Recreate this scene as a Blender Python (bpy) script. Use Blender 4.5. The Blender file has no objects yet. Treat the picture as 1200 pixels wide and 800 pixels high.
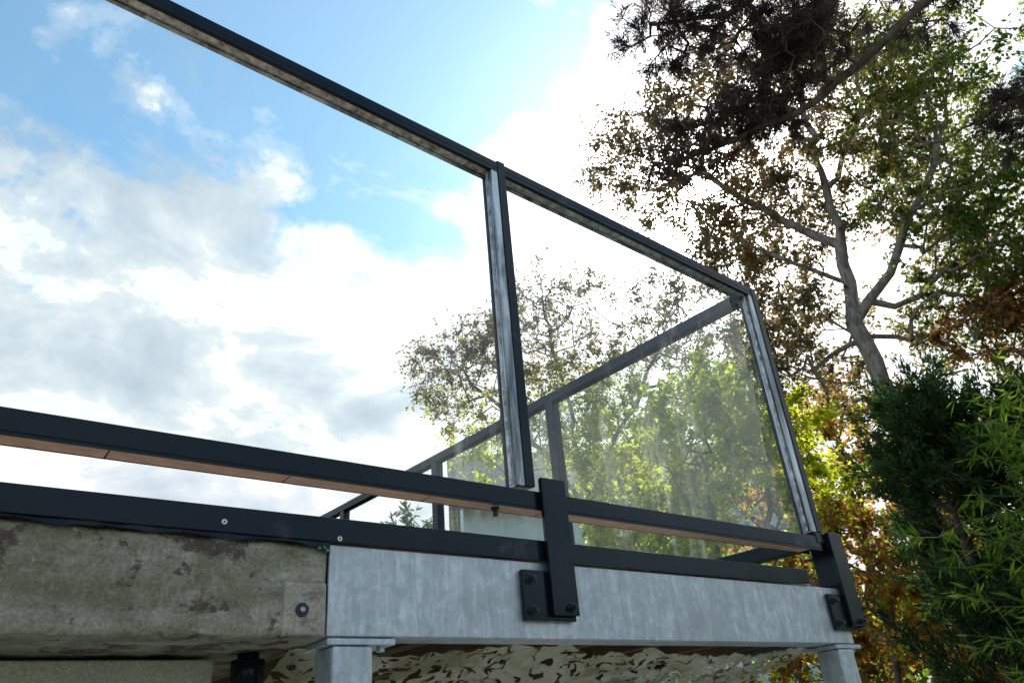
import bpy, math, random
import numpy as np
from mathutils import Vector, Matrix
from mathutils import noise as mn
random.seed(4); RNG=np.random.default_rng(7)
scn=bpy.context.scene
scn.view_settings.view_transform='Standard'; scn.view_settings.look='None'; scn.view_settings.exposure=0

# ------------------------------------------------------------ node helpers
def nt_new(name):
    m=bpy.data.materials.new(name); m.use_nodes=True
    nt=m.node_tree; nt.nodes.clear()
    out=nt.nodes.new('ShaderNodeOutputMaterial')
    return m,nt,out
def N(nt,t,**k):
    n=nt.nodes.new(t)
    for a,b in k.items():
        if a.startswith('i_'):
            key=a[2:]; key=int(key) if key.isdigit() else key.replace('_',' ')
            n.inputs[key].default_value=b
        else: setattr(n,a,b)
    return n
def L(nt,a,b): nt.links.new(a,b)
def ramp(nt,fac,stops,interp='LINEAR'):
    r=nt.nodes.new('ShaderNodeValToRGB'); r.color_ramp.interpolation=interp
    el=r.color_ramp.elements
    while len(el)<len(stops): el.new(0.5)
    for e,(p,c) in zip(el,stops):
        e.position=p; e.color=(c[0],c[1],c[2],1) if hasattr(c,'__len__') else (c,c,c,1)
    L(nt,fac,r.inputs[0]); return r
def mth(nt,op,a,b=None,c=None,clamp=False):
    n=nt.nodes.new('ShaderNodeMath'); n.operation=op; n.use_clamp=clamp
    for i,v in enumerate((a,b,c)):
        if v is None: continue
        if isinstance(v,(int,float)): n.inputs[i].default_value=v
        else: L(nt,v,n.inputs[i])
    return n.outputs[0]
def noise(nt,vec,scale,detail=5,rough=.55,dist=0.):
    n=N(nt,'ShaderNodeTexNoise',i_Scale=scale,i_Detail=detail,i_Roughness=rough,i_Distortion=dist)
    L(nt,vec,n.inputs['Vector']); return n
def mapping(nt,vec,scale=(1,1,1),rot=(0,0,0),loc=(0,0,0)):
    m=N(nt,'ShaderNodeMapping'); m.inputs['Scale'].default_value=scale; m.inputs['Rotation'].default_value=rot; m.inputs['Location'].default_value=loc
    L(nt,vec,m.inputs['Vector']); return m.outputs[0]
def bump(nt,h,strength=.3,dist=.01):
    b=N(nt,'ShaderNodeBump',i_Strength=strength,i_Distance=dist); L(nt,h,b.inputs['Height']); return b.outputs[0]
def mixc(nt,f,a,b,mode='MIX'):
    n=nt.nodes.new('ShaderNodeMix'); n.data_type='RGBA'; n.blend_type=mode
    for idx,v in ((0,f),(6,a),(7,b)):
        if isinstance(v,(int,float)): n.inputs[idx].default_value=v
        elif isinstance(v,tuple): n.inputs[idx].default_value=(v[0],v[1],v[2],1)
        else: L(nt,v,n.inputs[idx])
    return n.outputs[2]

# ------------------------------------------------------------ materials
def mat_black(name='black_powdercoat',base=.008,rough=.17,spec=.30):
    m,nt,out=nt_new(name); tc=N(nt,'ShaderNodeTexCoord')
    p=N(nt,'ShaderNodeBsdfPrincipled'); n1=noise(nt,tc.outputs['Object'],9,6,.62)
    n2=noise(nt,tc.outputs['Object'],260,2); p.inputs['Specular IOR Level'].default_value=spec
    p.inputs['Specular Tint'].default_value=(.62,.82,1,1)
    c=ramp(nt,n1.outputs[0],[(.35,(base*.6,base*.95,base*1.5)),(.62,(base*1.2,base*1.7,base*2.4)),(.74,(.05,.056,.062))])
    L(nt,c.outputs[0],p.inputs['Base Color'])
    r=ramp(nt,n1.outputs[0],[(.3,rough*.7),(.75,rough*1.8)]); L(nt,r.outputs[0],p.inputs['Roughness'])
    L(nt,bump(nt,n2.outputs[0],.06,.001),p.inputs['Normal'])
    L(nt,p.outputs[0],out.inputs[0]); return m
M_BLACK=mat_black()
M_STEEL_DARK=mat_black('dark_bolt_steel',.02,.3,.5)
def mat_postmetal():
    m,nt,out=nt_new('anodised_post_metal'); tc=N(nt,'ShaderNodeTexCoord'); o=tc.outputs['Object']
    p=N(nt,'ShaderNodeBsdfPrincipled',i_Metallic=.75)
    a=noise(nt,mapping(nt,o,(16,16,3.)),1.,6,.66,.6)
    c=ramp(nt,a.outputs[0],[(.3,(.05,.06,.07)),(.45,(.19,.23,.26)),(.6,(.5,.56,.6)),(.75,(.8,.85,.88))])  # silvery and dark patches paint sky reflections into the metal's colour
    L(nt,c.outputs[0],p.inputs['Base Color'])
    r=ramp(nt,a.outputs[0],[(.3,.14),(.7,.34)]); L(nt,r.outputs[0],p.inputs['Roughness'])
    L(nt,p.outputs[0],out.inputs[0]); return m
M_POST=mat_postmetal()

def mat_galv():
    m,nt,out=nt_new('galvanised_steel'); tc=N(nt,'ShaderNodeTexCoord'); o=tc.outputs['Object']
    p=N(nt,'ShaderNodeBsdfPrincipled',i_Metallic=.5,i_Roughness=.5)
    v=N(nt,'ShaderNodeTexVoronoi',i_Scale=110.,i_Randomness=1.); L(nt,o,v.inputs['Vector'])
    streak=noise(nt,mapping(nt,o,(60,60,8)),1.,6,.68,.7)
    mott=noise(nt,o,34,7,.7,.6); big=noise(nt,mapping(nt,o,(1,1,1.4)),5,5,.6,.4)
    s=mth(nt,'ADD',mth(nt,'MULTIPLY',streak.outputs[0],.5),mth(nt,'MULTIPLY',mott.outputs[0],.5))
    c1=ramp(nt,s,[(.34,(.36,.42,.48)),(.5,(.50,.57,.65)),(.64,(.74,.81,.88))])
    c2=mixc(nt,.14,c1.outputs[0],v.outputs['Color'],'SOFT_LIGHT')
    dirt=ramp(nt,big.outputs[0],[(.48,0.),(.72,.45)])
    c3=mixc(nt,dirt.outputs[0],c2,(.32,.36,.39))
    L(nt,c3,p.inputs['Base Color'])
    r=ramp(nt,s,[(.3,.32),(.7,.52)]); L(nt,r.outputs[0],p.inputs['Roughness'])
    L(nt,bump(nt,s,.3,.002),p.inputs['Normal'])
    L(nt,p.outputs[0],out.inputs[0]); return m
M_GALV=mat_galv()

def mat_concrete(name,tones,moss=.6,pits=.85,mosscol=(.14,.14,.07),green=.0):
    m,nt,out=nt_new(name); tc=N(nt,'ShaderNodeTexCoord'); o=tc.outputs['Object']
    p=N(nt,'ShaderNodeBsdfPrincipled',i_Roughness=.92)
    a=noise(nt,o,11,8,.74,.3); b=noise(nt,mapping(nt,o,(1,1,1.7),loc=(3,1,2)),5.2,7,.7,.5)
    g=noise(nt,o,160,3,.7); g2=noise(nt,mapping(nt,o,(1,1,1),loc=(1,8,3)),45,4,.7)
    c=ramp(nt,a.outputs[0],[(.30,tones[0]),(.44,tones[1]),(.55,tones[2]),(.68,tones[3])])
    mf=ramp(nt,b.outputs[0],[(.42,0.),(.58,moss)])
    c2=mixc(nt,mf.outputs[0],c.outputs[0],mosscol)
    pit=noise(nt,mapping(nt,o,(1,1,1.3),loc=(9,2,5)),10,7,.72,.25)
    pf=ramp(nt,pit.outputs[0],[(.555,0.),(.605,pits)])
    c3=mixc(nt,pf.outputs[0],c2,(.10,.062,.058))
    lt=ramp(nt,g2.outputs[0],[(.60,0.),(.70,.5)]); c3=mixc(nt,lt.outputs[0],c3,(.60,.58,.52))
    gr=ramp(nt,g.outputs[0],[(.3,.70),(.7,1.18)])
    c4=mixc(nt,1.,c3,gr.outputs[0],'MULTIPLY')
    L(nt,c4,p.inputs['Base Color'])
    h=mth(nt,'ADD',mth(nt,'MULTIPLY',a.outputs[0],1.2),mth(nt,'MULTIPLY',g.outputs[0],.35))
    h=mth(nt,'SUBTRACT',h,mth(nt,'MULTIPLY',pf.outputs[0],.3))
    L(nt,bump(nt,h,.8,.012),p.inputs['Normal'])
    L(nt,p.outputs[0],out.inputs[0]); return m
M_CONC=mat_concrete('weathered_concrete',[(.20,.18,.13),(.35,.325,.25),(.46,.43,.35),(.60,.58,.50)],.62,.85)
M_CONC2=mat_concrete('concrete_patch',[(.34,.29,.25),(.44,.39,.34),(.52,.46,.40),(.58,.53,.47)],.10,.45)
M_RENDER=mat_concrete('cream_render',[(.66,.60,.46),(.72,.66,.53),(.76,.71,.58),(.82,.77,.65)],.0,.05)

def mat_simple(name,col,rough=.6,metal=0.,var=.25,sc=12.,bs=.2):
    m,nt,out=nt_new(name); tc=N(nt,'ShaderNodeTexCoord')
    p=N(nt,'ShaderNodeBsdfPrincipled',i_Roughness=rough,i_Metallic=metal)
    n=noise(nt,tc.outputs['Object'],sc,6,.6,.2)
    c=ramp(nt,n.outputs[0],[(.3,tuple(x*(1-var) for x in col)),(.7,tuple(x*(1+var) for x in col))])
    L(nt,c.outputs[0],p.inputs['Base Color']); L(nt,bump(nt,n.outputs[0],bs,.01),p.inputs['Normal'])
    L(nt,p.outputs[0],out.inputs[0]); return m
M_GASKET=mat_simple('dirty_glazing_channel',(.40,.41,.42),.28,.55,.8,45)
M_BOARDREFL=mat_simple('board_reflection_strip',(.62,.42,.33),.5,0,.2,25)  # tan-pink colour painting the boards reflected in the rail underside
M_WOOD=mat_simple('deck_timber',(.28,.19,.12),.7,0,.3,9)
M_SCREW=mat_simple('zinc_screw',(.6,.6,.58),.3,.9,.1,40)
M_TEAL=mat_simple('teal_sealant',(.05,.35,.27),.5,0,.4,40)
def mat_bark(name,a,b,sc=6):
    m,nt,out=nt_new(name); tc=N(nt,'ShaderNodeTexCoord'); o=tc.outputs['Object']
    p=N(nt,'ShaderNodeBsdfPrincipled',i_Roughness=.9)
    n=noise(nt,mapping(nt,o,(1,1,.45)),sc,6,.7,.5)
    c=ramp(nt,n.outputs[0],[(.35,a),(.62,b)])
    L(nt,c.outputs[0],p.inputs['Base Color']); L(nt,bump(nt,n.outputs[0],.7,.02),p.inputs['Normal'])
    L(nt,p.outputs[0],out.inputs[0]); return m
M_BARK_BIRCH=mat_bark('birch_bark',(.13,.11,.10),(.45,.40,.38),14)
M_BARK=mat_bark('brown_bark',(.07,.05,.045),(.19,.145,.125),10)
M_CULM=mat_bark('bamboo_culm',(.12,.16,.04),(.25,.28,.1),10)

def mat_leaf(name,stops,tr,trmix=.5):
    m,nt,out=nt_new(name); g=N(nt,'ShaderNodeNewGeometry'); tc=N(nt,'ShaderNodeTexCoord')
    nz=noise(nt,tc.outputs['Object'],.9,1)
    f=mth(nt,'ADD',mth(nt,'MULTIPLY',g.outputs['Random Per Island'],.65),mth(nt,'MULTIPLY',mth(nt,'SUBTRACT',nz.outputs[0],.3),.85),clamp=True)
    c=ramp(nt,f,stops)
    d=N(nt,'ShaderNodeBsdfDiffuse'); L(nt,c.outputs[0],d.inputs[0])
    t=N(nt,'ShaderNodeBsdfTranslucent')
    L(nt,mixc(nt,1.,c.outputs[0],tr,'MULTIPLY'),t.inputs[0])
    mx=N(nt,'ShaderNodeMixShader'); mx.inputs[0].default_value=trmix
    L(nt,d.outputs[0],mx.inputs[1]); L(nt,t.outputs[0],mx.inputs[2])
    L(nt,mx.outputs[0],out.inputs[0]); return m
LEAF_BIRCH=mat_leaf('birch_leaves',[(.15,(.055,.055,.035)),(.45,(.10,.088,.05)),(.7,(.145,.11,.055)),(.95,(.2,.135,.06))],(3.6,3.4,3.0),.58)
LEAF_GREEN=mat_leaf('green_leaves',[(.15,(.03,.055,.012)),(.5,(.065,.09,.02)),(.9,(.12,.14,.03))],(4.2,4.3,2.6),.55)
LEAF_LIME=mat_leaf('lime_leaves',[(.1,(.10,.13,.018)),(.5,(.16,.19,.022)),(.9,(.22,.225,.03))],(4.3,4.2,2.4),.68)
LEAF_AUT=mat_leaf('autumn_leaves',[(.15,(.10,.06,.03)),(.45,(.17,.09,.035)),(.75,(.23,.12,.04)),(.95,(.24,.18,.05))],(3.6,3.3,2.4),.6)
LEAF_PINE=mat_leaf('pine_needles',[(.15,(.045,.036,.036)),(.5,(.075,.058,.054)),(.85,(.105,.08,.072))],(2.2,2.1,2.0),.45)
LEAF_CYP=mat_leaf('cypress_foliage',[(.15,(.018,.034,.018)),(.5,(.036,.066,.030)),(.9,(.065,.105,.038))],(2.8,3.1,1.9),.42)
LEAF_BAM=mat_leaf('bamboo_leaves',[(.15,(.045,.08,.015)),(.5,(.085,.13,.022)),(.9,(.13,.18,.035))],(3.9,4.0,2.4),.54)

def mat_glass():
    m,nt,out=nt_new('pane_glass'); tc=N(nt,'ShaderNodeTexCoord'); o=tc.outputs['Object']
    ge=N(nt,'ShaderNodeNewGeometry')
    tr=N(nt,'ShaderNodeBsdfTransparent'); tr.inputs[0].default_value=(.92,.975,.97,1)
    gl=N(nt,'ShaderNodeBsdfGlossy',i_Roughness=.01)
    dt=N(nt,'ShaderNodeVectorMath',operation='DOT_PRODUCT'); L(nt,ge.outputs['Incoming'],dt.inputs[0]); L(nt,ge.outputs['Normal'],dt.inputs[1])
    c=mth(nt,'ABSOLUTE',dt.outputs['Value']); om=mth(nt,'SUBTRACT',1.,c)
    fr=mth(nt,'ADD',mth(nt,'MULTIPLY',mth(nt,'POWER',om,5.),.9),.07)
    mx=N(nt,'ShaderNodeMixShader'); L(nt,fr,mx.inputs[0])
    L(nt,tr.outputs[0],mx.inputs[1]); L(nt,gl.outputs[0],mx.inputs[2])
    drip=noise(nt,mapping(nt,o,(13,13,1.1)),1.,6,.65,.8)
    smear=noise(nt,mapping(nt,o,(1.8,1.8,1.2),rot=(.0,.5,.0)),2.4,6,.62,1.5)
    dust=noise(nt,o,120,2,.7)
    sep=N(nt,'ShaderNodeSeparateXYZ'); L(nt,o,sep.inputs[0])
    top=mth(nt,'MULTIPLY',mth(nt,'SUBTRACT',sep.outputs[2],1.18),2.6,clamp=True)
    low=mth(nt,'MULTIPLY',mth(nt,'SUBTRACT',.72,sep.outputs[2]),4.,clamp=True)
    cor=mth(nt,'MULTIPLY',mth(nt,'SUBTRACT',sep.outputs[0],1.95),3.,clamp=True)
    edge=mth(nt,'MULTIPLY',mth(nt,'ADD',mth(nt,'ADD',top,low),mth(nt,'MULTIPLY',cor,1.2)),.45)
    a=ramp(nt,drip.outputs[0],[(.47,0.),(.66,1.)]); b=ramp(nt,smear.outputs[0],[(.50,0.),(.74,1.)])
    be=mth(nt,'ADD',b.outputs[0],edge)
    f=mth(nt,'MULTIPLY',mth(nt,'MULTIPLY',mth(nt,'ADD',mth(nt,'MULTIPLY',a.outputs[0],be),mth(nt,'MULTIPLY',b.outputs[0],.04)),.22),mth(nt,'ADD',dust.outputs[0],.5),clamp=True)
    d=N(nt,'ShaderNodeBsdfTranslucent'); d.inputs[0].default_value=(.85,.88,.86,1)
    m2=N(nt,'ShaderNodeMixShader'); L(nt,f,m2.inputs[0]); L(nt,mx.outputs[0],m2.inputs[1]); L(nt,d.outputs[0],m2.inputs[2])
    L(nt,m2.outputs[0],out.inputs[0]); return m
M_GLASS=mat_glass()

# ------------------------------------------------------------ mesh helpers
def link(ob,parent=None):
    scn.collection.objects.link(ob)
    if parent: ob.parent=parent
    return ob
def empty(name):
    e=bpy.data.objects.new(name,None); e.empty_display_size=.1; scn.collection.objects.link(e); return e
def mesh_np(name,verts,faces,mat,parent=None,smooth=False,k=4):
    v=np.asarray(verts,dtype=np.float32).reshape(-1,3); f=np.asarray(faces,dtype=np.int32).reshape(-1,k)
    me=bpy.data.meshes.new(name); me.vertices.add(len(v)); me.vertices.foreach_set('co',v.ravel())
    me.loops.add(f.size); me.loops.foreach_set('vertex_index',f.ravel())
    me.polygons.add(len(f)); me.polygons.foreach_set('loop_start',np.arange(0,f.size,k,dtype=np.int32))
    me.polygons.foreach_set('loop_total',np.full(len(f),k,dtype=np.int32))
    if smooth: me.polygons.foreach_set('use_smooth',np.ones(len(f),dtype=bool))
    me.materials.append(mat); me.update(calc_edges=True); me.validate()
    return link(bpy.data.objects.new(name,me),parent)
BF=[(0,3,2,1),(4,5,6,7),(0,1,5,4),(1,2,6,5),(2,3,7,6),(3,0,4,7)]
def prism(name,v8,mat,parent=None,bev=.0015,seg=2):
    me=bpy.data.meshes.new(name); me.from_pydata([tuple(v) for v in v8],[],BF); me.materials.append(mat); me.update()
    ob=link(bpy.data.objects.new(name,me),parent)
    if bev>0:
        b=ob.modifiers.new('bevel','BEVEL'); b.width=bev; b.segments=seg; b.limit_method='ANGLE'
    return ob
def bv(x0,x1,y0,y1,z0,z1): return [(x0,y0,z0),(x1,y0,z0),(x1,y1,z0),(x0,y1,z0),(x0,y0,z1),(x1,y0,z1),(x1,y1,z1),(x0,y1,z1)]
def box(name,x0,x1,y0,y1,z0,z1,mat,parent=None,bev=.0015):
    return prism(name,bv(x0,x1,y0,y1,z0,z1),mat,parent,bev)
def bar(name,p0,p1,w,h,mat,parent=None,bev=.002,side=0.,drop=0.):
    p0=Vector(p0); p1=Vector(p1); d=(p1-p0); d.z=0; d.normalize(); n=Vector((-d.y,d.x,0))
    a=[p0+n*side,p1+n*side,p1+n*(side+w),p0+n*(side+w)]
    v=[q-Vector((0,0,drop+h)) for q in a]+[q-Vector((0,0,drop)) for q in a]
    return prism(name,v,mat,parent,bev)
def pane(name,a,b,z0,za,zb,parent):
    return mesh_np(name,[(a[0],a[1],z0),(b[0],b[1],z0),(b[0],b[1],zb),(a[0],a[1],za)],[(0,1,2,3)],M_GLASS,parent)
def cyl(name,p0,p1,r,mat,parent=None,n=16,bev=0.):
    p0=Vector(p0);p1=Vector(p1); d=(p1-p0); q=d.to_track_quat('Z','Y')
    vs=[];
    for k in (0,1):
        for i in range(n):
            a=2*math.pi*i/n; vs.append((p0 if k==0 else p1)+q@Vector((r*math.cos(a),r*math.sin(a),0)))
    fs=[(i,(i+1)%n,n+(i+1)%n,n+i) for i in range(n)]+[tuple(range(n-1,-1,-1)),tuple(range(n,2*n))]
    me=bpy.data.meshes.new(name); me.from_pydata([tuple(v) for v in vs],[],fs); me.materials.append(mat); me.update()
    if n>8:
        for p in me.polygons: p.use_smooth=len(p.vertices)==4
    ob=link(bpy.data.objects.new(name,me),parent)
    if bev>0:
        b=ob.modifiers.new('bevel','BEVEL'); b.width=bev; b.segments=2; b.limit_method='ANGLE'
    return ob
def bolt(parent,x,y,z,k=1.):
    cyl('bolt_washer',(x,y,z),(x,y-.002,z),.0125*k,M_STEEL_DARK,parent,20,.0006)
    cyl('bolt_head',(x,y-.002,z),(x,y-.010*k,z),.0095*k,M_STEEL_DARK,parent,6,.001)
    cyl('bolt_end',(x,y-.010*k,z),(x,y-.018*k,z),.0055*k,M_STEEL_DARK,parent,12,.001)

# ------------------------------------------------------------ glass balustrade (front run)
def top_z(x): return 1.584-.047*x
YF=1.30
rail=empty('glass_balustrade')
XP=[-2.02,-.46,1.04,2.235]
bar('top_rail',(-2.6,YF,top_z(-2.6)),(2.287,YF,top_z(2.287)),.05,.026,M_BLACK,rail)
bar('top_rail_front_lip',(-2.6,YF,top_z(-2.6)),(2.287,YF,top_z(2.287)),.012,.014,M_BLACK,rail,.001,0,.026)
bar('top_rail_back_lip',(-2.6,YF,top_z(-2.6)),(2.287,YF,top_z(2.287)),.012,.016,M_POST,rail,.001,.038,.026)
bar('top_rail_channel',(-2.6,YF,top_z(-2.6)),(2.23,YF,top_z(2.23)),.0245,.010,M_GASKET,rail,0,.0128,.027)
bar('lower_rail',(-2.6,YF,.538),(2.26,YF,.521),.05,.040,M_BLACK,rail)
bar('lower_rail_front_lip',(-2.6,YF,.538),(2.26,YF,.521),.005,.0055,M_BLACK,rail,.0005,0,.040)
bar('lower_rail_back_lip',(-2.6,YF,.538),(2.26,YF,.521),.004,.0055,M_BLACK,rail,.0005,.046,.040)
x=-2.6
while x<2.2:
    x2=min(x+.31,2.2)
    bar('board_reflection_strip',(x,YF,.538-.0035*(x+2.6)),(x2-.003,YF,.538-.0035*(x2+2.6)),.040,.0045,M_BOARDREFL,rail,.0006,.0055,.0405)  # painted reflection: tan lengths stand in for boards mirrored under the rail
    x=x2
for i,xp in enumerate(XP):
    zt=top_z(xp+.025)-.005
    box('post_front_strip',xp,xp+.022,YF+.001,YF+.010,.535,zt,M_POST,rail,.001)
    box('post_front_plate',xp+.0225,xp+.05,YF-.002,YF+.012,.535,zt+(.010 if i==2 else 0),M_BLACK,rail)
    box('post_core',xp+.002,xp+.048,YF+.0125,YF+.0375,.535,zt-.01,M_POST,rail,.0005)
    box('post_back_plate',xp,xp+.05,YF+.038,YF+.049,.535,zt,M_BLACK,rail)
for a,b in zip(XP[:-1],XP[1:]):
    xa,xb=a+.049,b+.001
    pane('glass_pane',(xa,YF+.026),(xb,YF+.026),.53,top_z(xa)-.03,top_z(xb)-.03,rail)
    cyl('glazing_bead',(xa+.006,YF+.018,.54),(xa+.006,YF+.018,top_z(xa)-.03),.004,M_GASKET,rail,8)
    cyl('glazing_bead',(xb-.006,YF+.018,.54),(xb-.006,YF+.018,top_z(xb)-.03),.004,M_GASKET,rail,8)
def bracket(x0,x1,bx0,bx1,ztop):
    box('bracket_bar',bx0,bx1,1.284,1.2965,.246,ztop,M_BLACK,rail,.002)
    box('bracket_plate',x0,x1,1.2975,1.3085,.236,.342,M_BLACK,rail,.002)
    box('bracket_cap',bx0+.002,bx1-.002,1.2972,1.2995,ztop-.05,ztop-.003,M_BLACK,rail,.0005)
    bolt(rail,x0+.022,1.2975,.322); bolt(rail,x0+.022,1.2975,.256)
    bolt(rail,x1-.022,1.284,.262)
bracket(1.028,1.172,1.098,1.172,.556)
bracket(2.215,2.365,2.29,2.365,.535)
box('corner_bracket_return',2.353,2.365,1.297,1.40,.246,.535,M_BLACK,rail,.002)
box('corner_post_foot',2.24,2.352,1.2975,1.36,.50,.532,M_BLACK,rail,.002)
for xx in (.985,-.5):
    cyl('rail_bolt',(xx,1.322,.490),(xx,1.322,.474),.011,M_STEEL_DARK,rail,6,.001)
    cyl('rail_bolt_end',(xx,1.322,.474),(xx,1.322,.460),.006,M_STEEL_DARK,rail,12,.001)

# ------------------------------------------------------------ side run
side=empty('glass_balustrade')
C0=Vector((2.287,1.352,0)); DIR=Vector((-.069,.9976,0)).normalized(); NRM=Vector((-DIR.y,DIR.x,0))
def S(d,z): p=C0+DIR*d; return (p.x,p.y,z)
def S2(d): p=C0+DIR*d+NRM*.025; return (p.x,p.y)
ZT=1.474
LEN=4.6
bar('top_rail',S(0,ZT),S(LEN,ZT),.05,.026,M_BLACK,side)
bar('top_rail_outer_lip',S(0,ZT),S(LEN,ZT),.012,.016,M_BLACK,side,.001,0,.026)
bar('top_rail_inner_lip',S(0,ZT),S(LEN,ZT),.012,.016,M_BLACK,side,.001,.038,.026)
bar('lower_rail',S(0,.533),S(LEN,.533),.05,.044,M_BLACK,side)
posts=[0.0,1.08,2.02,3.04,4.05]
for d in posts[1:]:
    bar('post',S(d-.025,ZT-.03),S(d+.025,ZT-.03),.046,ZT-.03-.534,M_BLACK,side,.002,.002)
    bar('post_leg',S(d-.025,.488),S(d+.025,.488),.046,.14,M_BLACK,side,.002,.002)
for a,b in zip(posts[:-1],posts[1:]):
    pane('glass_pane',S2(a+.026),S2(b-.026),.53,ZT-.03,ZT-.03,side)

# ------------------------------------------------------------ beam, columns, trim, deck
beam=empty('galvanised_steel_beam')
box('web',.586,2.312,1.311,1.319,.201,.3625,M_GALV,beam,.002)
box('bottom_flange',.586,2.312,1.3195,1.385,.2,.209,M_GALV,beam,.0015)
box('top_flange',.586,2.312,1.3195,1.385,.354,.3622,M_GALV,beam,.0015)
bar('side_beam_web',(2.310,1.321,.362),(2.312-.069*4.6,1.321+4.58,.362),.008,.16,M_GALV,beam,.0015,.0)
bar('side_beam_flange',(2.301,1.387,.212),(2.301-.069*4.5,1.387+4.48,.212),.06,.009,M_GALV,beam,.0015,.0)
for k in range(7):
    xj=.64+.26*k
    box('deck_joist',xj,xj+.045,1.39,5.8,.225,.352,M_WOOD,beam,0)
def column(name,x0):
    c=empty(name)
    box('tube',x0,x0+.08,1.314,1.394,-1.62,.186,M_GALV,c,.006)
    box('head_plate',x0-.012,x0+.125,1.312,1.43,.187,.198,M_GALV,c,.0015)
    box('base_plate',x0-.03,x0+.11,1.29,1.42,-1.60,-1.588,M_GALV,c,.0015)
    cyl('head_bolt',(x0+.105,1.335,.187),(x0+.105,1.335,.178),.009,M_GALV,c,6)
column('steel_column',.600); column('steel_column',2.222)
trim=empty('deck_edge_trim')
box('trim_face',-3.,2.145,1.303,1.3098,.3655,.411,M_BLACK,trim,.0012)
box('trim_top',-3.,2.145,1.3102,1.36,.405,.4105,M_BLACK,trim,.001)
vs=[];fs=[];n=420
for i in range(n+1):
    xx=-3.+3.583*i/n
    dz=.004+.010*max(0,mn.fractal(Vector((xx*9,3.3,1.)),1,2,4)+.25)
    vs+=[(xx,1.3062+.0012*mn.noise(Vector((xx*30,1,1))),.366),(xx,1.3045+.003*mn.noise(Vector((xx*26,5,1))),.3655-dz)]
for i in range(n): fs.append((2*i,2*i+1,2*i+3,2*i+2))
mesh_np('sealing_membrane',vs,fs,M_BLACK,trim)
for xs,zs in ((.385,.383),(.601,.372),(-.4,.38),(-1.2,.38)):
    cyl('trim_screw',(xs,1.303,zs),(xs,1.3012,zs),.005,M_SCREW,trim,14,.0006)
    cyl('trim_screw_socket',(xs,1.3011,zs),(xs,1.3006,zs),.002,M_STEEL_DARK,trim,8)
deck=empty('timber_deck')
yy=1.365
while yy<5.85:
    xr=2.285-.069*(yy-1.3)
    box('deck_board',-3.,xr,yy,yy+.136,.372,.398,M_WOOD,deck,.003); yy+=.142

# ------------------------------------------------------------ concrete slab
slab=empty('concrete_slab')
def rough_face(name,x0,x1,z0,z1,y,depth,mat,parent,nx,nz,amp,seed):
    vs=[];fs=[]
    for j in range(nz+1):
        for i in range(nx+1):
            x=x0+(x1-x0)*i/nx; z=z0+(z1-z0)*j/nz
            n=mn.fractal(Vector((x*9,z*9,seed)),1.,2.,5)
            e=min(j,nz-j)/nz; ex=min(i,nx-i)/nx*nx/nz
            ch=max(0,.05-min(e,ex+.02))*.12*(1+1.2*mn.noise(Vector((x*22,seed,z*8))))
            yv=y+amp*n*.5+ch+amp*.3
            zz=z
            if j==nz: zz-=.004*abs(mn.noise(Vector((x*18,1,2))))
            if j==0: zz+=.008*abs(mn.noise(Vector((x*12,5,2))))
            vs.append((x,yv,zz))
    for j in range(nz):
        for i in range(nx):
            a=j*(nx+1)+i; fs.append((a,a+1,a+nx+2,a+nx+1))
    def strip(idx):
        b=len(vs)
        for k in idx: vs.append((vs[k][0],y+depth,vs[k][2]))
        for k in range(len(idx)-1): fs.append((idx[k],b+k,b+k+1,idx[k+1]))
    strip([i for i in range(nx+1)]); strip([nz*(nx+1)+i for i in range(nx,-1,-1)])
    strip([j*(nx+1)+nx for j in range(nz+1)]); strip([j*(nx+1) for j in range(nz,-1,-1)])
    return mesh_np(name,vs,fs,mat,parent)
rough_face('slab_edge',-3.,.583,.197,.3605,1.311,.35,M_CONC,slab,700,34,.005,3)
rough_face('slab_patch',.503,.5815,.199,.292,1.3065,.01,M_CONC2,slab,40,40,.002,8)
box('slab_body',-3.,.58,1.64,5.9,.199,.359,M_CONC,slab,0)
cyl('anchor_recess',(.536,1.3085,.243),(.536,1.3040,.243),.012,M_STEEL_DARK,slab,18,.001)
cyl('anchor_stud',(.536,1.305,.243),(.536,1.300,.243),.005,M_GASKET,slab,12,.001)
for (a,b) in ((.562,.3535),(.572,.3555),(.578,.350)):
    cyl('sealant_blob',(a,1.3095,b),(a+.003,1.3055,b),.0035,M_TEAL,slab,7,.001)
wall=empty('rendered_wall')
box('wall_face',-3.,.46,1.525,1.72,-1.62,.19,M_RENDER,wall,.004)
box('wall_plinth',-3.,.465,1.51,1.73,-1.62,-1.4,M_CONC2,wall,.004)
pipe=empty('drain_pipe')
cyl('pipe',(.515,1.50,-1.6),(.515,1.50,.17),.026,M_BLACK,pipe,24)
cyl('pipe_collar',(.515,1.50,.135),(.515,1.50,.185),.031,M_BLACK,pipe,24,.002)
cyl('pipe_outlet',(.515,1.50,.185),(.515,1.50,.197),.02,M_BLACK,pipe,20)
box('pipe_clip',.48,.55,1.47,1.535,-.2,-.175,M_STEEL_DARK,pipe)

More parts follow.
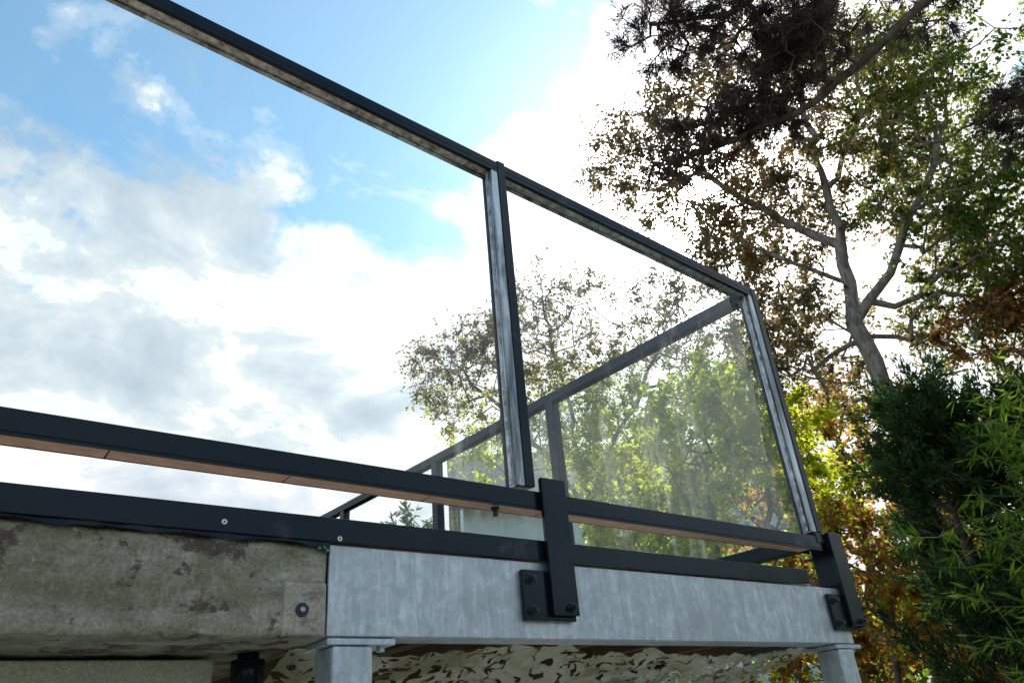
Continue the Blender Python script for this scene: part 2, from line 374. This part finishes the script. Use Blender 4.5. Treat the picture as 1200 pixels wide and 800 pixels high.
# ------------------------------------------------------------ camouflage net
def mat_net():
    m,nt,out=nt_new('camouflage_net_fabric'); tc=N(nt,'ShaderNodeTexCoord'); o=tc.outputs['Object']
    cut=noise(nt,mapping(nt,o,(1,1.,1.)),22,1.,.4,1.6)
    cut2=noise(nt,mapping(nt,o,(1,1,1),loc=(4,7,2)),14,1.,.4,2.4)
    hole=mth(nt,'MAXIMUM',mth(nt,'GREATER_THAN',cut.outputs[0],.60),mth(nt,'GREATER_THAN',cut2.outputs[0],.64))
    big=noise(nt,o,7,2,.5,.8)
    c=ramp(nt,big.outputs[0],[(.40,(.46,.44,.30)),(.5,(.70,.66,.50)),(.62,(.82,.78,.64))])
    d=N(nt,'ShaderNodeBsdfDiffuse'); t=N(nt,'ShaderNodeBsdfTranslucent')
    L(nt,c.outputs[0],d.inputs[0]); L(nt,c.outputs[0],t.inputs[0])
    L(nt,bump(nt,cut.outputs[0],.9,.02),d.inputs['Normal'])
    mx=N(nt,'ShaderNodeMixShader'); mx.inputs[0].default_value=.25
    L(nt,d.outputs[0],mx.inputs[1]); L(nt,t.outputs[0],mx.inputs[2])
    tp=N(nt,'ShaderNodeBsdfTransparent'); m2=N(nt,'ShaderNodeMixShader')
    L(nt,hole,m2.inputs[0]); L(nt,mx.outputs[0],m2.inputs[1]); L(nt,tp.outputs[0],m2.inputs[2])
    L(nt,m2.outputs[0],out.inputs[0]); return m
M_NET=mat_net()
def net_sheet(name,dz,seed,parent):
    nx,ny=150,200; vs=[];fs=[]
    for j in range(ny+1):
        for i in range(nx+1):
            y=1.40+4.2*j/ny; xr=2.26-.069*(y-1.3); x=.57+(xr-.57)*i/nx
            s=min(1,j/18.)
            z=.188-.095*s+.026*mn.fractal(Vector((x*3,y*3,seed)),1,2,3)+.018*mn.fractal(Vector((x*14,y*14,seed)),1,2,3)-dz
            z-=.03*math.sin(math.pi*i/nx)*s
            vs.append((x,y,z))
    for j in range(ny):
        for i in range(nx):
            a=j*(nx+1)+i; fs.append((a,a+1,a+nx+2,a+nx+1))
    return mesh_np(name,vs,fs,M_NET,parent,True)
net=empty('camouflage_net'); net_sheet('net_sheet',0.,1.,net)

# ------------------------------------------------------------ ground
def mat_ground():
    m,nt,out=nt_new('lawn_grass'); tc=N(nt,'ShaderNodeTexCoord'); o=tc.outputs['Object']
    p=N(nt,'ShaderNodeBsdfPrincipled',i_Roughness=.95); a=noise(nt,o,.6,6,.7); b=noise(nt,o,30,4,.7)
    c=ramp(nt,mth(nt,'MULTIPLY',mth(nt,'ADD',a.outputs[0],b.outputs[0]),.5),[(.35,(.03,.05,.015)),(.55,(.07,.1,.03)),(.7,(.13,.12,.05))])
    L(nt,c.outputs[0],p.inputs['Base Color']); L(nt,bump(nt,b.outputs[0],.8,.05),p.inputs['Normal'])
    L(nt,p.outputs[0],out.inputs[0]); return m
g=mesh_np('ground',[(-300,-300,-1.604),(300,-300,-1.604),(300,300,-1.604),(-300,300,-1.604)],[(0,1,2,3)],mat_ground())
M_BOUNCE_PAV=mat_simple('bounce_paving_stone',(.52,.49,.43),.85,0,.2,6,.4)  # unseen paving, made pale and wide to bounce light up under the deck
vs=[];fs=[]
for i in range(15):
    for j in range(17):
        b=len(vs); x0=-3.8+i*.6; y0=-4.2+j*.6; vs+=bv(x0,x0+.592,y0,y0+.592,-1.64,-1.60+.002*((i*7+j*3)%3)); fs+=[tuple(b+q for q in f) for f in BF]
mesh_np('bounce_paving',vs,fs,M_BOUNCE_PAV)

# ------------------------------------------------------------ trees
def tubes(P0,P1,R0,R1,n=5):
    P0=np.array(P0);P1=np.array(P1);R0=np.array(R0);R1=np.array(R1)
    d=P1-P0; ln=np.linalg.norm(d,axis=1,keepdims=True)+1e-9; d=d/ln
    up=np.where(np.abs(d[:,2:3])>.9,np.array([[1.,0,0]]),np.array([[0,0,1.]]))
    a=np.cross(d,up); a/=np.linalg.norm(a,axis=1,keepdims=True); b=np.cross(d,a)
    ang=np.arange(n)*2*np.pi/n; m=len(P0)
    ring=a[:,None,:]*np.cos(ang)[None,:,None]+b[:,None,:]*np.sin(ang)[None,:,None]
    v=np.concatenate([P0[:,None,:]+ring*R0[:,None,None],P1[:,None,:]+ring*R1[:,None,None]],axis=1).reshape(-1,3)
    base=(np.arange(m)*2*n)[:,None]; i=np.arange(n)[None,:]; j=(i+1)%n
    f=np.stack([base+i,base+j,base+n+j,base+n+i],axis=2).reshape(-1,4)
    return v,f
def leaves_np(C,length,width,aspect_dir=None,spread=1.,rng=RNG):
    m=len(C); d=rng.normal(size=(m,3))
    if aspect_dir is not None: d=aspect_dir+d*spread
    d/=np.linalg.norm(d,axis=1,keepdims=True)
    s=np.cross(d,rng.normal(size=(m,3))); s/=np.linalg.norm(s,axis=1,keepdims=True)
    sc=rng.uniform(.65,1.25,size=(m,1)); l=d*length*sc; w=s*width*sc*.5
    v=np.stack([C,C+l*.45+w,C+l,C+l*.45-w],axis=1).reshape(-1,3)
    f=np.arange(m*4).reshape(-1,4); return v,f
def grow(trunk,blobs,ntgt,rng,step=.25,jit=.05,droop=0.,up=.6):
    pos=[];par=[]
    for ln in trunk:
        if len(pos)==0: last=-1
        else:
            q=np.array(ln[0]); last=int(np.argmin(np.linalg.norm(np.array(pos)-q,axis=1)))
        first=len(pos)==0
        if first: pos.append(np.array(ln[0],float)); par.append(-1); last=0
        for a,b in zip(ln[:-1],ln[1:]):
            a=np.array(a,float); b=np.array(b,float); n=max(1,int(np.linalg.norm(b-a)/step))
            for k in range(n):
                p=a+(b-a)*(k+1)/n+rng.normal(size=3)*jit*.35
                pos.append(p); par.append(last); last=len(pos)-1
    w=np.array([b[2] for b in blobs],float); w/=w.sum()
    idx=rng.choice(len(blobs),ntgt,p=w)
    T=[]
    for i in idx:
        c,r,_=blobs[i]; d=rng.normal(size=3); d/=np.linalg.norm(d); d*=rng.uniform(.15,1)**.6
        T.append(np.array(c)+d*np.array(r))
    T=np.array(T); A=np.array(pos)
    dist=np.array([np.min(np.linalg.norm(A-t,axis=1)) for t in T]); T=T[np.argsort(dist)]
    tips=[]
    for t in T:
        A=np.array(pos); d=np.linalg.norm(A-t,axis=1)+up*np.maximum(0,A[:,2]-t[2]+.15)
        s=int(np.argmin(d)); p0=A[s]; L0=np.linalg.norm(t-p0); n=max(1,int(round(L0/step)))
        mid=(p0+t)/2+np.array([0,0,L0*.12-droop*L0])+rng.normal(size=3)*L0*.10
        last=s
        for k in range(1,n+1):
            u=k/n; p=(1-u)**2*p0+2*u*(1-u)*mid+u*u*t
            if k<n: p=p+rng.normal(size=3)*jit*.5
            pos.append(p); par.append(last); last=len(pos)-1
        tips.append(last)
    return np.array(pos),np.array(par),np.array(tips)
def make_tree(name,trunk,blobs,ntgt,bark,leafm,r_tip=.005,expo=.5,rmax=.12,step=.25,jit=.05,seed=1,
              twigs=8,twl=.3,lpt=9,ll=.055,lw=.035,mode='leaf',droop=0.,twdir=(0,0,0),leafm2=None,frac2=0.,bareness=None,up=.6,green=None):
    rng=np.random.default_rng(seed); e=empty(name)
    pos,par,tips=grow(trunk,blobs,ntgt,rng,step,jit,droop,up)
    w=np.zeros(len(pos)); w[tips]=1
    for i in range(len(pos)-1,0,-1):
        if par[i]>=0: w[par[i]]+=w[i]
    w=np.maximum(w,1); r=np.minimum(r_tip*w**expo,rmax)
    k=par>=0; ii=np.nonzero(k)[0]; R0=np.minimum(r[par[ii]],r[ii]*1.25)
    v,f=tubes(pos[par[ii]],pos[ii]*1.0+(pos[ii]-pos[par[ii]])*.04,R0,r[ii],7)
    mesh_np('trunk_and_limbs',v,f,bark,e,True)
    thin=np.nonzero((w<=2.5)&(par>=0))[0]
    src=rng.choice(thin,size=int(len(tips)*twigs))
    src=np.concatenate([src,np.repeat(tips,2)])
    P=pos[src]; out=pos[src]-pos[par[src]]; out/=np.linalg.norm(out,axis=1,keepdims=True)+1e-9
    D=out*.8+rng.normal(size=P.shape)*.75+np.array(twdir); D/=np.linalg.norm(D,axis=1,keepdims=True)
    ln=rng.uniform(.4,1.2,size=(len(P),1))*twl
    M=P+D*ln*.5+rng.normal(size=P.shape)*.06*twl; E=P+D*ln+np.array(twdir)*ln*.3+rng.normal(size=P.shape)*.1*twl
    rt=np.full(len(P),r_tip*.55)
    v1,f1=tubes(P,M,rt,rt*.75,3); v2,f2=tubes(M,E,rt*.75,rt*.35,3)
    mesh_np('twigs',np.concatenate([v1,v2]),np.concatenate([f1,f2+len(v1)]),bark,e)
    m=len(P); t=rng.uniform(.1,1.,size=(m,lpt,1))
    C=np.where(t<.5,P[:,None]+(M-P)[:,None]*t*2,M[:,None]+(E-M)[:,None]*(t-.5)*2)
    if bareness is not None: keep=rng.random((m,lpt))>np.clip(bareness(C),0,1)
    else: keep=np.ones((m,lpt),bool)
    Dr=np.repeat(D[:,None],lpt,1)[keep]; C=C[keep]
    if mode=='leaf':
        C=C+rng.normal(size=C.shape)*.015
        v,f=leaves_np(C,ll,lw,Dr*.5+np.array([0,0,-.35]),.8,rng)
    else:
        v,f=leaves_np(C,ll,lw,Dr*.9,.55,rng)
    if leafm2 is not None:
        q=v.reshape(-1,4,3); fr=frac2 if green is None else np.clip(green(q[:,0]),0,1)
        sel=rng.random(len(q))<fr
        for nm,s,mm in (('foliage',~sel,leafm),('foliage_turned',sel,leafm2)):
            vv=q[s].reshape(-1,3)
            if len(vv): mesh_np(nm,vv,np.arange(len(vv)).reshape(-1,4),mm,e)
    else: mesh_np('foliage',v,f,leafm,e)
    return e
make_tree('birch_tree',
  [[(7.35,3.15,-1.65),(7.38,3.1,.6),(7.39,3.06,2.68),(7.33,3.16,3.5),(7.42,3.02,4.69),(7.40,3.0,5.8),(7.5,2.8,7.7),(7.5,2.8,9.2)],
   [(7.36,3.14,3.7),(7.5,2.5,4.4),(7.55,1.9,5.1),(7.65,1.4,6.0)],
   [(7.40,3.04,4.69),(7.2,3.7,5.6),(6.95,4.4,6.8)],
   [(7.43,2.98,5.4),(7.55,2.3,6.4),(7.6,2.0,7.6)]],
  [((6.85,4.65,7.0),(1.,1.1,1.0),1.5),((7.4,3.4,7.7),(1.2,1.2,1.2),1.5),((7.3,3.9,5.5),(.9,.9,1.1),1.6),
   ((7.65,2.2,5.4),(1.0,1.0,1.0),1.5),((7.8,1.7,4.15),(.9,.9,.9),1.4),((7.5,3.85,3.9),(.8,.8,.8),1.2),((7.9,2.5,3.6),(.5,.7,.6),.6),
   ((7.67,1.4,5.8),(1.0,1.0,1.0),1.1),((7.65,2.18,7.3),(1.2,1.2,1.2),1.3),((7.5,2.8,9.0),(1.3,1.3,1.2),.5)],
  920,M_BARK_BIRCH,LEAF_BIRCH,.0040,.465,.09,.24,.07,11,twigs=8,twl=.36,lpt=10,ll=.052,lw=.038,leafm2=LEAF_GREEN,
  green=lambda c:.85-(c[:,1]-1.6)*.42-(c[:,2]-4.5)*.10)
make_tree('birch_tree',
  [[(8.6,8.6,-1.65),(8.5,8.6,1.2),(8.4,8.6,3.2),(8.2,8.7,5.2),(7.9,8.7,7.2)],
   [(8.4,8.6,3.2),(7.6,9.3,4.9),(6.6,9.9,6.2)],
   [(8.4,8.6,3.6),(8.9,7.6,5.2),(9.4,6.9,6.6)]],
  [((6.9,9.7,6.0),(1.0,1.3,1.1),1.3),((8.0,8.7,6.9),(1.1,1.4,1.),1.5),((9.3,7.0,6.2),(1.1,1.2,1.3),1.3),
   ((8.2,8.4,4.9),(1.3,1.3,1.2),1.6),((9.4,6.6,4.6),(1.,1.2,1.2),1.0),((8.6,8.1,3.5),(1.,1.1,.9),1.2),((7.4,9.5,4.6),(.8,.9,.6),.5)],
  740,M_BARK_BIRCH,LEAF_LIME,.0042,.43,.07,.28,.09,23,twigs=8,twl=.36,lpt=8,ll=.06,lw=.045,leafm2=LEAF_BIRCH,
  green=lambda c:(c[:,2]-4.3)/1.8,
  bareness=lambda C:(C[...,2]-4.8)/3.4)
make_tree('hazel_tree',
  [[(7.3,5.5,-1.65),(7.25,5.4,.4),(7.2,5.4,1.8),(7.15,5.3,3.2)],[(7.25,5.4,.8),(7.6,4.9,2.2),(7.7,4.7,3.0)],[(7.25,5.4,.6),(7.2,6.3,1.9),(7.1,6.9,2.8)]],
  [((7.15,5.2,3.1),(.8,1.0,.9),1.4),((7.3,6.6,2.5),(.8,1.0,.8),1),((7.7,4.6,2.6),(.7,.8,.9),.8),((7.2,5.5,1.6),(1.,1.3,1.),.7)],
  230,M_BARK,LEAF_LIME,.0045,.45,.045,.22,.06,5,twigs=7,twl=.30,lpt=9,ll=.075,lw=.055)
make_tree('beech_tree',
  [[(11.8,6.0,-1.65),(11.7,6.0,1.5),(11.6,5.9,3.5),(11.6,5.9,4.8)],[(11.7,6,1.5),(12,4.6,3.0)],[(11.7,6,1.7),(11.4,7.6,3.2)]],
  [((11.6,5.8,3.6),(1.3,1.8,1.5),1.4),((12,4.3,2.8),(1.3,1.4,1.4),1),((11.3,7.8,2.8),(1.3,1.6,1.3),1),((11.7,6,1.2),(1.2,2.2,1.2),.8)],
  280,M_BARK,LEAF_AUT,.006,.5,.12,.3,.08,6,twigs=7,twl=.4,lpt=8,ll=.09,lw=.07,leafm2=LEAF_LIME,frac2=.25)
make_tree('autumn_shrub',
  [[(7.3,3.9,-1.65),(7.2,3.8,0),(7.2,3.7,1.4)],[(7.25,3.85,-1),(7.5,4.5,.8)],[(7.25,3.85,-.9),(7.1,3.1,1.0)]],
  [((7.2,3.7,1.1),(.7,.9,.9),1.3),((7.5,4.5,.6),(.7,.8,.8),1),((7.1,2.9,.6),(.6,.7,.8),1),((7.3,3.5,-.4),(.8,1.2,.7),.7)],
  200,M_BARK,LEAF_AUT,.0045,.5,.04,.2,.05,8,twigs=8,twl=.25,lpt=9,ll=.06,lw=.045,leafm2=LEAF_LIME,frac2=.3)
make_tree('copper_beech_tree',
  [[(8.3,1.3,-1.65),(8.25,1.35,1.0),(8.2,1.5,2.6),(8.1,1.6,3.6)],[(8.2,1.5,2.2),(7.9,2.0,3.0)]],
  [((7.9,1.95,3.2),(.55,.7,.5),1),((8.2,1.3,3.4),(.6,.7,.6),1),((8.2,1.0,2.3),(.7,.8,.8),.8)],
  150,M_BARK,LEAF_AUT,.0045,.5,.07,.22,.05,9,twigs=8,twl=.26,lpt=9,ll=.055,lw=.04,leafm2=LEAF_BIRCH,frac2=.4)
make_tree('pine_tree',
  [[(6.9,-1.6,-1.65),(6.8,-1.5,2.5),(6.7,-1.4,5.2),(6.6,-1.3,8.),(6.6,-1.3,10.)],
   [(6.7,-1.4,5.2),(6.1,-.3,5.35),(5.39,.87,5.04),(5.1,1.85,4.62),(4.75,2.5,4.5),(4.42,2.98,4.46)],
   [(6.65,-1.35,6.4),(6.0,-.2,6.3),(5.2,1.0,6.0),(4.5,2.1,5.6),(4.0,2.55,5.58)],
   [(6.7,-1.4,4.6),(6.4,-.2,4.5),(6.15,.7,4.3)]],
  [((4.3,2.4,5.6),(.6,.6,.24),1.7),((4.8,1.8,5.5),(.6,.6,.35),1.7),((5.0,1.85,4.95),(.45,.5,.28),1.5),((4.55,2.8,4.55),(.4,.45,.22),1.2),
   ((4.85,2.25,4.7),(.4,.45,.22),1.3),((5.4,.9,5.15),(.5,.5,.3),.5),((6.3,.75,4.25),(.4,.4,.3),.8),((5.9,.0,6.2),(.8,.9,.5),1),((6.6,-1.3,8.5),(1.8,1.8,1.4),1.4)],
  480,M_BARK,LEAF_PINE,.0046,.40,.15,.2,.04,14,twigs=7,twl=.17,lpt=22,ll=.07,lw=.0075,mode='needle',twdir=(0,0,-.1),up=.2)

def cypress(name,cx,cy,z0,z1,rad,n,seed,lean=(0,0),ll=.07,lw=.016,nb=110,pw=1.3):
    rng=np.random.default_rng(seed); e=empty(name)
    P0=[];P1=[];R0=[];R1=[];C=[];D=[]
    hgt=z1-z0
    for k in range(12):
        a=np.array([cx+lean[0]*k/12,cy+lean[1]*k/12,z0+hgt*.93*k/12]); b=np.array([cx+lean[0]*(k+1)/12,cy+lean[1]*(k+1)/12,z0+hgt*.93*(k+1)/12])
        P0.append(a);P1.append(b);R0.append(.09*(1-k/13));R1.append(.09*(1-(k+1)/13))
    for k in range(nb):
        t=rng.uniform(.08,1.0)**.85; ang=rng.uniform(0,2*math.pi)
        c=np.array([cx+lean[0]*t,cy+lean[1]*t,z0+hgt*t*.95])
        rr=rad*(1.05-t**pw*.8)*rng.uniform(.35,1.45)
        e1=c+np.array([math.cos(ang)*rr,math.sin(ang)*rr,rr*rng.uniform(.1,1.0)])
        P0.append(c);P1.append(e1);R0.append(.014);R1.append(.004)
        m=n//nb; dd=(e1-c)/np.linalg.norm(e1-c); ns=9
        for s in range(ns):
            u=.25+.75*(s+rng.random())/ns; b0=c+(e1-c)*u
            sd=rng.normal(size=3)*.7+dd*.9+np.array([0,0,.25]); sd/=np.linalg.norm(sd); sl=rng.uniform(.12,.34)
            b1=b0+sd*sl; P0.append(b0);P1.append(b1);R0.append(.004);R1.append(.0015)
            q=m//ns; uu=rng.uniform(0,1,size=(q,1))
            C.append(b0+(b1-b0)*uu+rng.normal(size=(q,3))*.022); D.append(np.repeat([sd],q,0))
    v,f=tubes(P0,P1,R0,R1,5); mesh_np('trunk_and_limbs',v,f,M_BARK,e,True)
    C=np.concatenate(C);D=np.concatenate(D); v,f=leaves_np(C,ll,lw,D,.5,rng); mesh_np('foliage',v,f,LEAF_CYP,e)
cypress('cypress_tree',6.3,2.5,-1.65,2.5,.85,52000,3,(-.1,-.1),.06,.018)
cypress('cypress_tree',6.45,1.75,-1.65,2.15,.95,52000,5,(.0,.05),.06,.018,120,1.4)
cypress('spruce_tree',9.7,16.3,-1.65,5.6,1.6,9000,6,(0,0),.2,.06)
def bamboo(name,cx,cy,rad,nc,zt,seed):
    rng=np.random.default_rng(seed); e=empty(name); P0=[];P1=[];R0=[];R1=[];C=[];D=[]
    for k in range(nc):
        a=rng.uniform(0,6.28); r=rad*math.sqrt(rng.random()); b=np.array([cx+r*math.cos(a),cy+r*math.sin(a),-1.62])
        ln=rng.normal(size=2)*.25; h=(zt+1.62)*rng.uniform(.6,1.05); prev=b
        for s in range(1,13):
            t=s/12; p=b+np.array([ln[0]*t*t,ln[1]*t*t,h*t-.12*t**4]); P0.append(prev);P1.append(p);R0.append(.006*(1.1-t));R1.append(.006*(1.1-t)); 
            if t>.25:
                for q in range(4):
                    d=rng.normal(size=3)*[1,1,.35]+[0,0,.25]; d/=np.linalg.norm(d); l=rng.uniform(.12,.3); ee=p+d*l
                    P0.append(p);P1.append(ee);R0.append(.002);R1.append(.001)
                    m=9; u=rng.uniform(.2,1,size=(m,1)); C.append(p+(ee-p)*u); D.append(np.repeat([d*.7+np.array([0,0,-.45])],m,0))
            prev=p
    v,f=tubes(P0,P1,R0,R1,5); mesh_np('culms',v,f,M_CULM,e,True)
    C=np.concatenate(C);D=np.concatenate(D); v,f=leaves_np(C,.10,.017,D,.55,rng); mesh_np('foliage',v,f,LEAF_BAM,e)
bamboo('bamboo_plant',5.05,1.3,.36,30,1.65,2)
def leaf_mass(name,boxes,n,mat,ll,lw,seed):
    rng=np.random.default_rng(seed); C=[]
    w=np.array([b[1][0]*b[1][1]*b[1][2] for b in boxes])**.67; w/=w.sum()
    for (c,r),ww in zip(boxes,w):
        m=int(n*ww); d=rng.normal(size=(m,3)); d/=np.linalg.norm(d,axis=1,keepdims=True)
        rad=rng.uniform(.55,1.,size=(m,1))*(1+.18*np.sin(d[:,:1]*7+c[0])*np.cos(d[:,1:2]*6+c[1])+.12*np.sin(d[:,2:3]*13+c[0]*3))
        C.append(np.array(c)+d*rad*np.array(r))
    C=np.concatenate(C); C=C[C[:,2]>-1.6]; v,f=leaves_np(C,ll,lw,None,1,rng); return mesh_np(name,v,f,mat)
bx=[]
r_=np.random.default_rng(3)
for k in range(16):
    t=k/15; bx.append(((8.9-.5*t+r_.normal()*.2,.6+9.5*t,-.7+r_.normal()*.15),(1.0,.9,1.35+r_.uniform(-.2,.35))))
leaf_mass('hedge',bx,36000,LEAF_GREEN,.09,.06,4)
bx=[]
for k in range(90):
    a=r_.uniform(0,2*math.pi); R=r_.uniform(38,60)
    h=r_.uniform(3.,5.5); bx.append(((R*math.cos(a),R*math.sin(a),h-2.2),(r_.uniform(3,5),r_.uniform(3,5),h)))
leaf_mass('distant_trees',bx,36000,LEAF_GREEN,.85,.6,5)

# ------------------------------------------------------------ house in the distance
def mat_tiles():
    m,nt,out=nt_new('roof_tiles'); tc=N(nt,'ShaderNodeTexCoord'); o=tc.outputs['Object']
    p=N(nt,'ShaderNodeBsdfPrincipled',i_Roughness=.8)
    b=N(nt,'ShaderNodeTexBrick',i_Scale=1.,i_Mortar_Size=.02); b.inputs['Brick Width'].default_value=.25; b.inputs['Row Height'].default_value=.22
    b.inputs['Color1'].default_value=(.40,.33,.26,1); b.inputs['Color2'].default_value=(.30,.25,.20,1); b.inputs['Mortar'].default_value=(.16,.14,.12,1)
    nz=noise(nt,o,1.2,5,.7); gr=ramp(nt,nz.outputs[0],[(.35,(.6,.62,.55)),(.65,(1.1,1.05,1.))])
    L(nt,mapping(nt,o,(1,1.2,1)),b.inputs['Vector']); L(nt,mixc(nt,1.,b.outputs[0],gr.outputs[0],'MULTIPLY'),p.inputs['Base Color']); L(nt,p.outputs[0],out.inputs[0]); return m
M_TILE=mat_tiles(); M_WALLP=mat_simple('pale_render',(.5,.68,.68),.8,0,.1,3)
M_WIN=mat_simple('window_glass_dark',(.03,.04,.05),.08,0,.1,2,0)
M_WHITE=mat_simple('white_paint',(.75,.75,.72),.4,0,.05,5,0)
h=empty('rendered_house')
def hb(nm,x0,x1,y0,y1,z0,z1,m): return box(nm,x0,x1,y0,y1,z0,z1,m,h,.01)
hb('walls',-5,5,-3.5,3.5,-1.62,6.3,M_WALLP)
RZ=8.9
def slope(nm,s):
    v=[(-5.4,s*3.95,6.05),(5.4,s*3.95,6.05),(5.4,0,RZ),(-5.4,0,RZ)]; v=v+[(a,b,c+.15) for a,b,c in v]
    prism(nm,v,M_TILE,h,0)
slope('roof_front',-1); slope('roof_back',1)
for sx in (-5,4.9):
    me=bpy.data.meshes.new('gable'); me.from_pydata([(sx,-3.5,6.28),(sx,3.5,6.28),(sx,0,RZ-.1),(sx+.1,-3.5,6.28),(sx+.1,3.5,6.28),(sx+.1,0,RZ-.1)],[],[(0,1,2),(3,5,4),(0,2,5,3),(1,4,5,2)])
    me.materials.append(M_WALLP); link(bpy.data.objects.new('gable',me),h)
hb('chimney',1.5,2.2,-.4,.4,8.2,9.8,M_CONC2); hb('gutter',-5.4,5.4,-4.07,-3.96,5.98,6.1,M_BLACK)
for zc in (.0,3.6):
    for xc in (-3.6,-.9,1.9):
        hb('window_frame',xc-.65,xc+.65,-3.56,-3.5,zc,zc+1.5,M_WHITE); hb('window_pane',xc-.55,xc+.55,-3.575,-3.562,zc+.1,zc+1.4,M_WIN)
hb('door',3.2,4.2,-3.57,-3.5,-1.6,.5,M_BLACK)
h.location=(17.9,17.6,0); h.rotation_euler=(0,0,math.radians(-33))

# ------------------------------------------------------------ world
w=bpy.data.worlds.new('World'); scn.world=w; w.use_nodes=True; nt=w.node_tree; nt.nodes.clear()
out=nt.nodes.new('ShaderNodeOutputWorld')
SUN=Vector((.6717,.4242,.6073)).normalized()
el=math.asin(SUN.z); az=math.atan2(SUN.x,SUN.y)
sky=N(nt,'ShaderNodeTexSky'); sky.sky_type='NISHITA'; sky.sun_disc=False; sky.sun_elevation=el; sky.sun_rotation=az
sky.air_density=1.; sky.dust_density=.6; sky.ozone_density=1.5
tc=N(nt,'ShaderNodeTexCoord'); d=tc.outputs['Generated']
sep=N(nt,'ShaderNodeSeparateXYZ'); L(nt,d,sep.inputs[0]); z=sep.outputs[2]
def gauss(v,k):
    dot=N(nt,'ShaderNodeVectorMath',operation='DOT_PRODUCT'); L(nt,d,dot.inputs[0]); dot.inputs[1].default_value=Vector(v).normalized()
    return mth(nt,'EXPONENT',mth(nt,'MULTIPLY',mth(nt,'SUBTRACT',dot.outputs['Value'],1.),k))
g_w=gauss(SUN,10.); g_n=gauss(SUN,80.); g_c=gauss(SUN,900.)
n1=noise(nt,mapping(nt,d,(1,1,1.6)),4.6,8,.60,.25); n2=noise(nt,mapping(nt,d,(1,1,1.7),loc=(2,5,1)),4.2,6,.6,.3)
cov=mth(nt,'MULTIPLY',mth(nt,'SUBTRACT',.66,z),5.2)
cov=mth(nt,'ADD',cov,mth(nt,'MULTIPLY',mth(nt,'SUBTRACT',n1.outputs[0],.48),3.9))
cov=mth(nt,'ADD',cov,mth(nt,'MULTIPLY',g_w,.95))
cov=mth(nt,'SUBTRACT',cov,mth(nt,'MULTIPLY',gauss((.37,.655,.66),60.),.80))
covr=ramp(nt,cov,[(.0,.05),(.16,.28),(.42,.90),(.62,1.)],'EASE')
shade=mth(nt,'ADD',mth(nt,'MULTIPLY',n2.outputs[0],1.3),mth(nt,'MULTIPLY',n1.outputs[0],.45))
shade=mth(nt,'ADD',shade,mth(nt,'MULTIPLY',g_w,.55))
shade=mth(nt,'ADD',shade,mth(nt,'MULTIPLY',gauss((.36,.74,.57),26.),.08))
cc=ramp(nt,shade,[(.68,(.50,.60,.70)),(.86,(.66,.75,.84)),(.98,(.88,.94,.98)),(1.,(1.08,1.1,1.12))])
glow=mth(nt,'ADD',mth(nt,'MULTIPLY',g_w,.35),mth(nt,'MULTIPLY',g_n,7.))
glow=mth(nt,'ADD',glow,mth(nt,'MULTIPLY',g_c,60.))
ccg=mixc(nt,1.,cc.outputs[0],glow,'ADD')
b1=N(nt,'ShaderNodeBackground',i_Strength=.15)
skyc=mixc(nt,1.,mixc(nt,1.,sky.outputs[0],(1.0,1.46,1.45),'MULTIPLY'),(.4,.5,.55),'ADD'); L(nt,skyc,b1.inputs[0])
b2=N(nt,'ShaderNodeBackground',i_Strength=1.); L(nt,ccg,b2.inputs[0])
mx=N(nt,'ShaderNodeMixShader'); L(nt,covr.outputs[0],mx.inputs[0]); L(nt,b1.outputs[0],mx.inputs[1]); L(nt,b2.outputs[0],mx.inputs[2])
L(nt,mx.outputs[0],out.inputs[0])
sl=bpy.data.lights.new('sun','SUN'); sl.energy=5.; sl.angle=math.radians(.5); sl.color=(1,.95,.86)
so=bpy.data.objects.new('sun',sl); so.rotation_euler=SUN.to_track_quat('Z','Y').to_euler(); so.location=SUN*30; link(so)

# ------------------------------------------------------------ camera
cam=bpy.data.cameras.new('camera'); cam.lens=26.01; cam.sensor_width=36; cam.clip_start=.02; cam.clip_end=1000
co=bpy.data.objects.new('camera',cam); link(co)
R=Matrix(((.7990,-.2333,-.5542),(-.5962,-.4275,-.6796),(-.0782,.8734,-.4808)))
co.matrix_world=R.to_4x4(); scn.camera=co
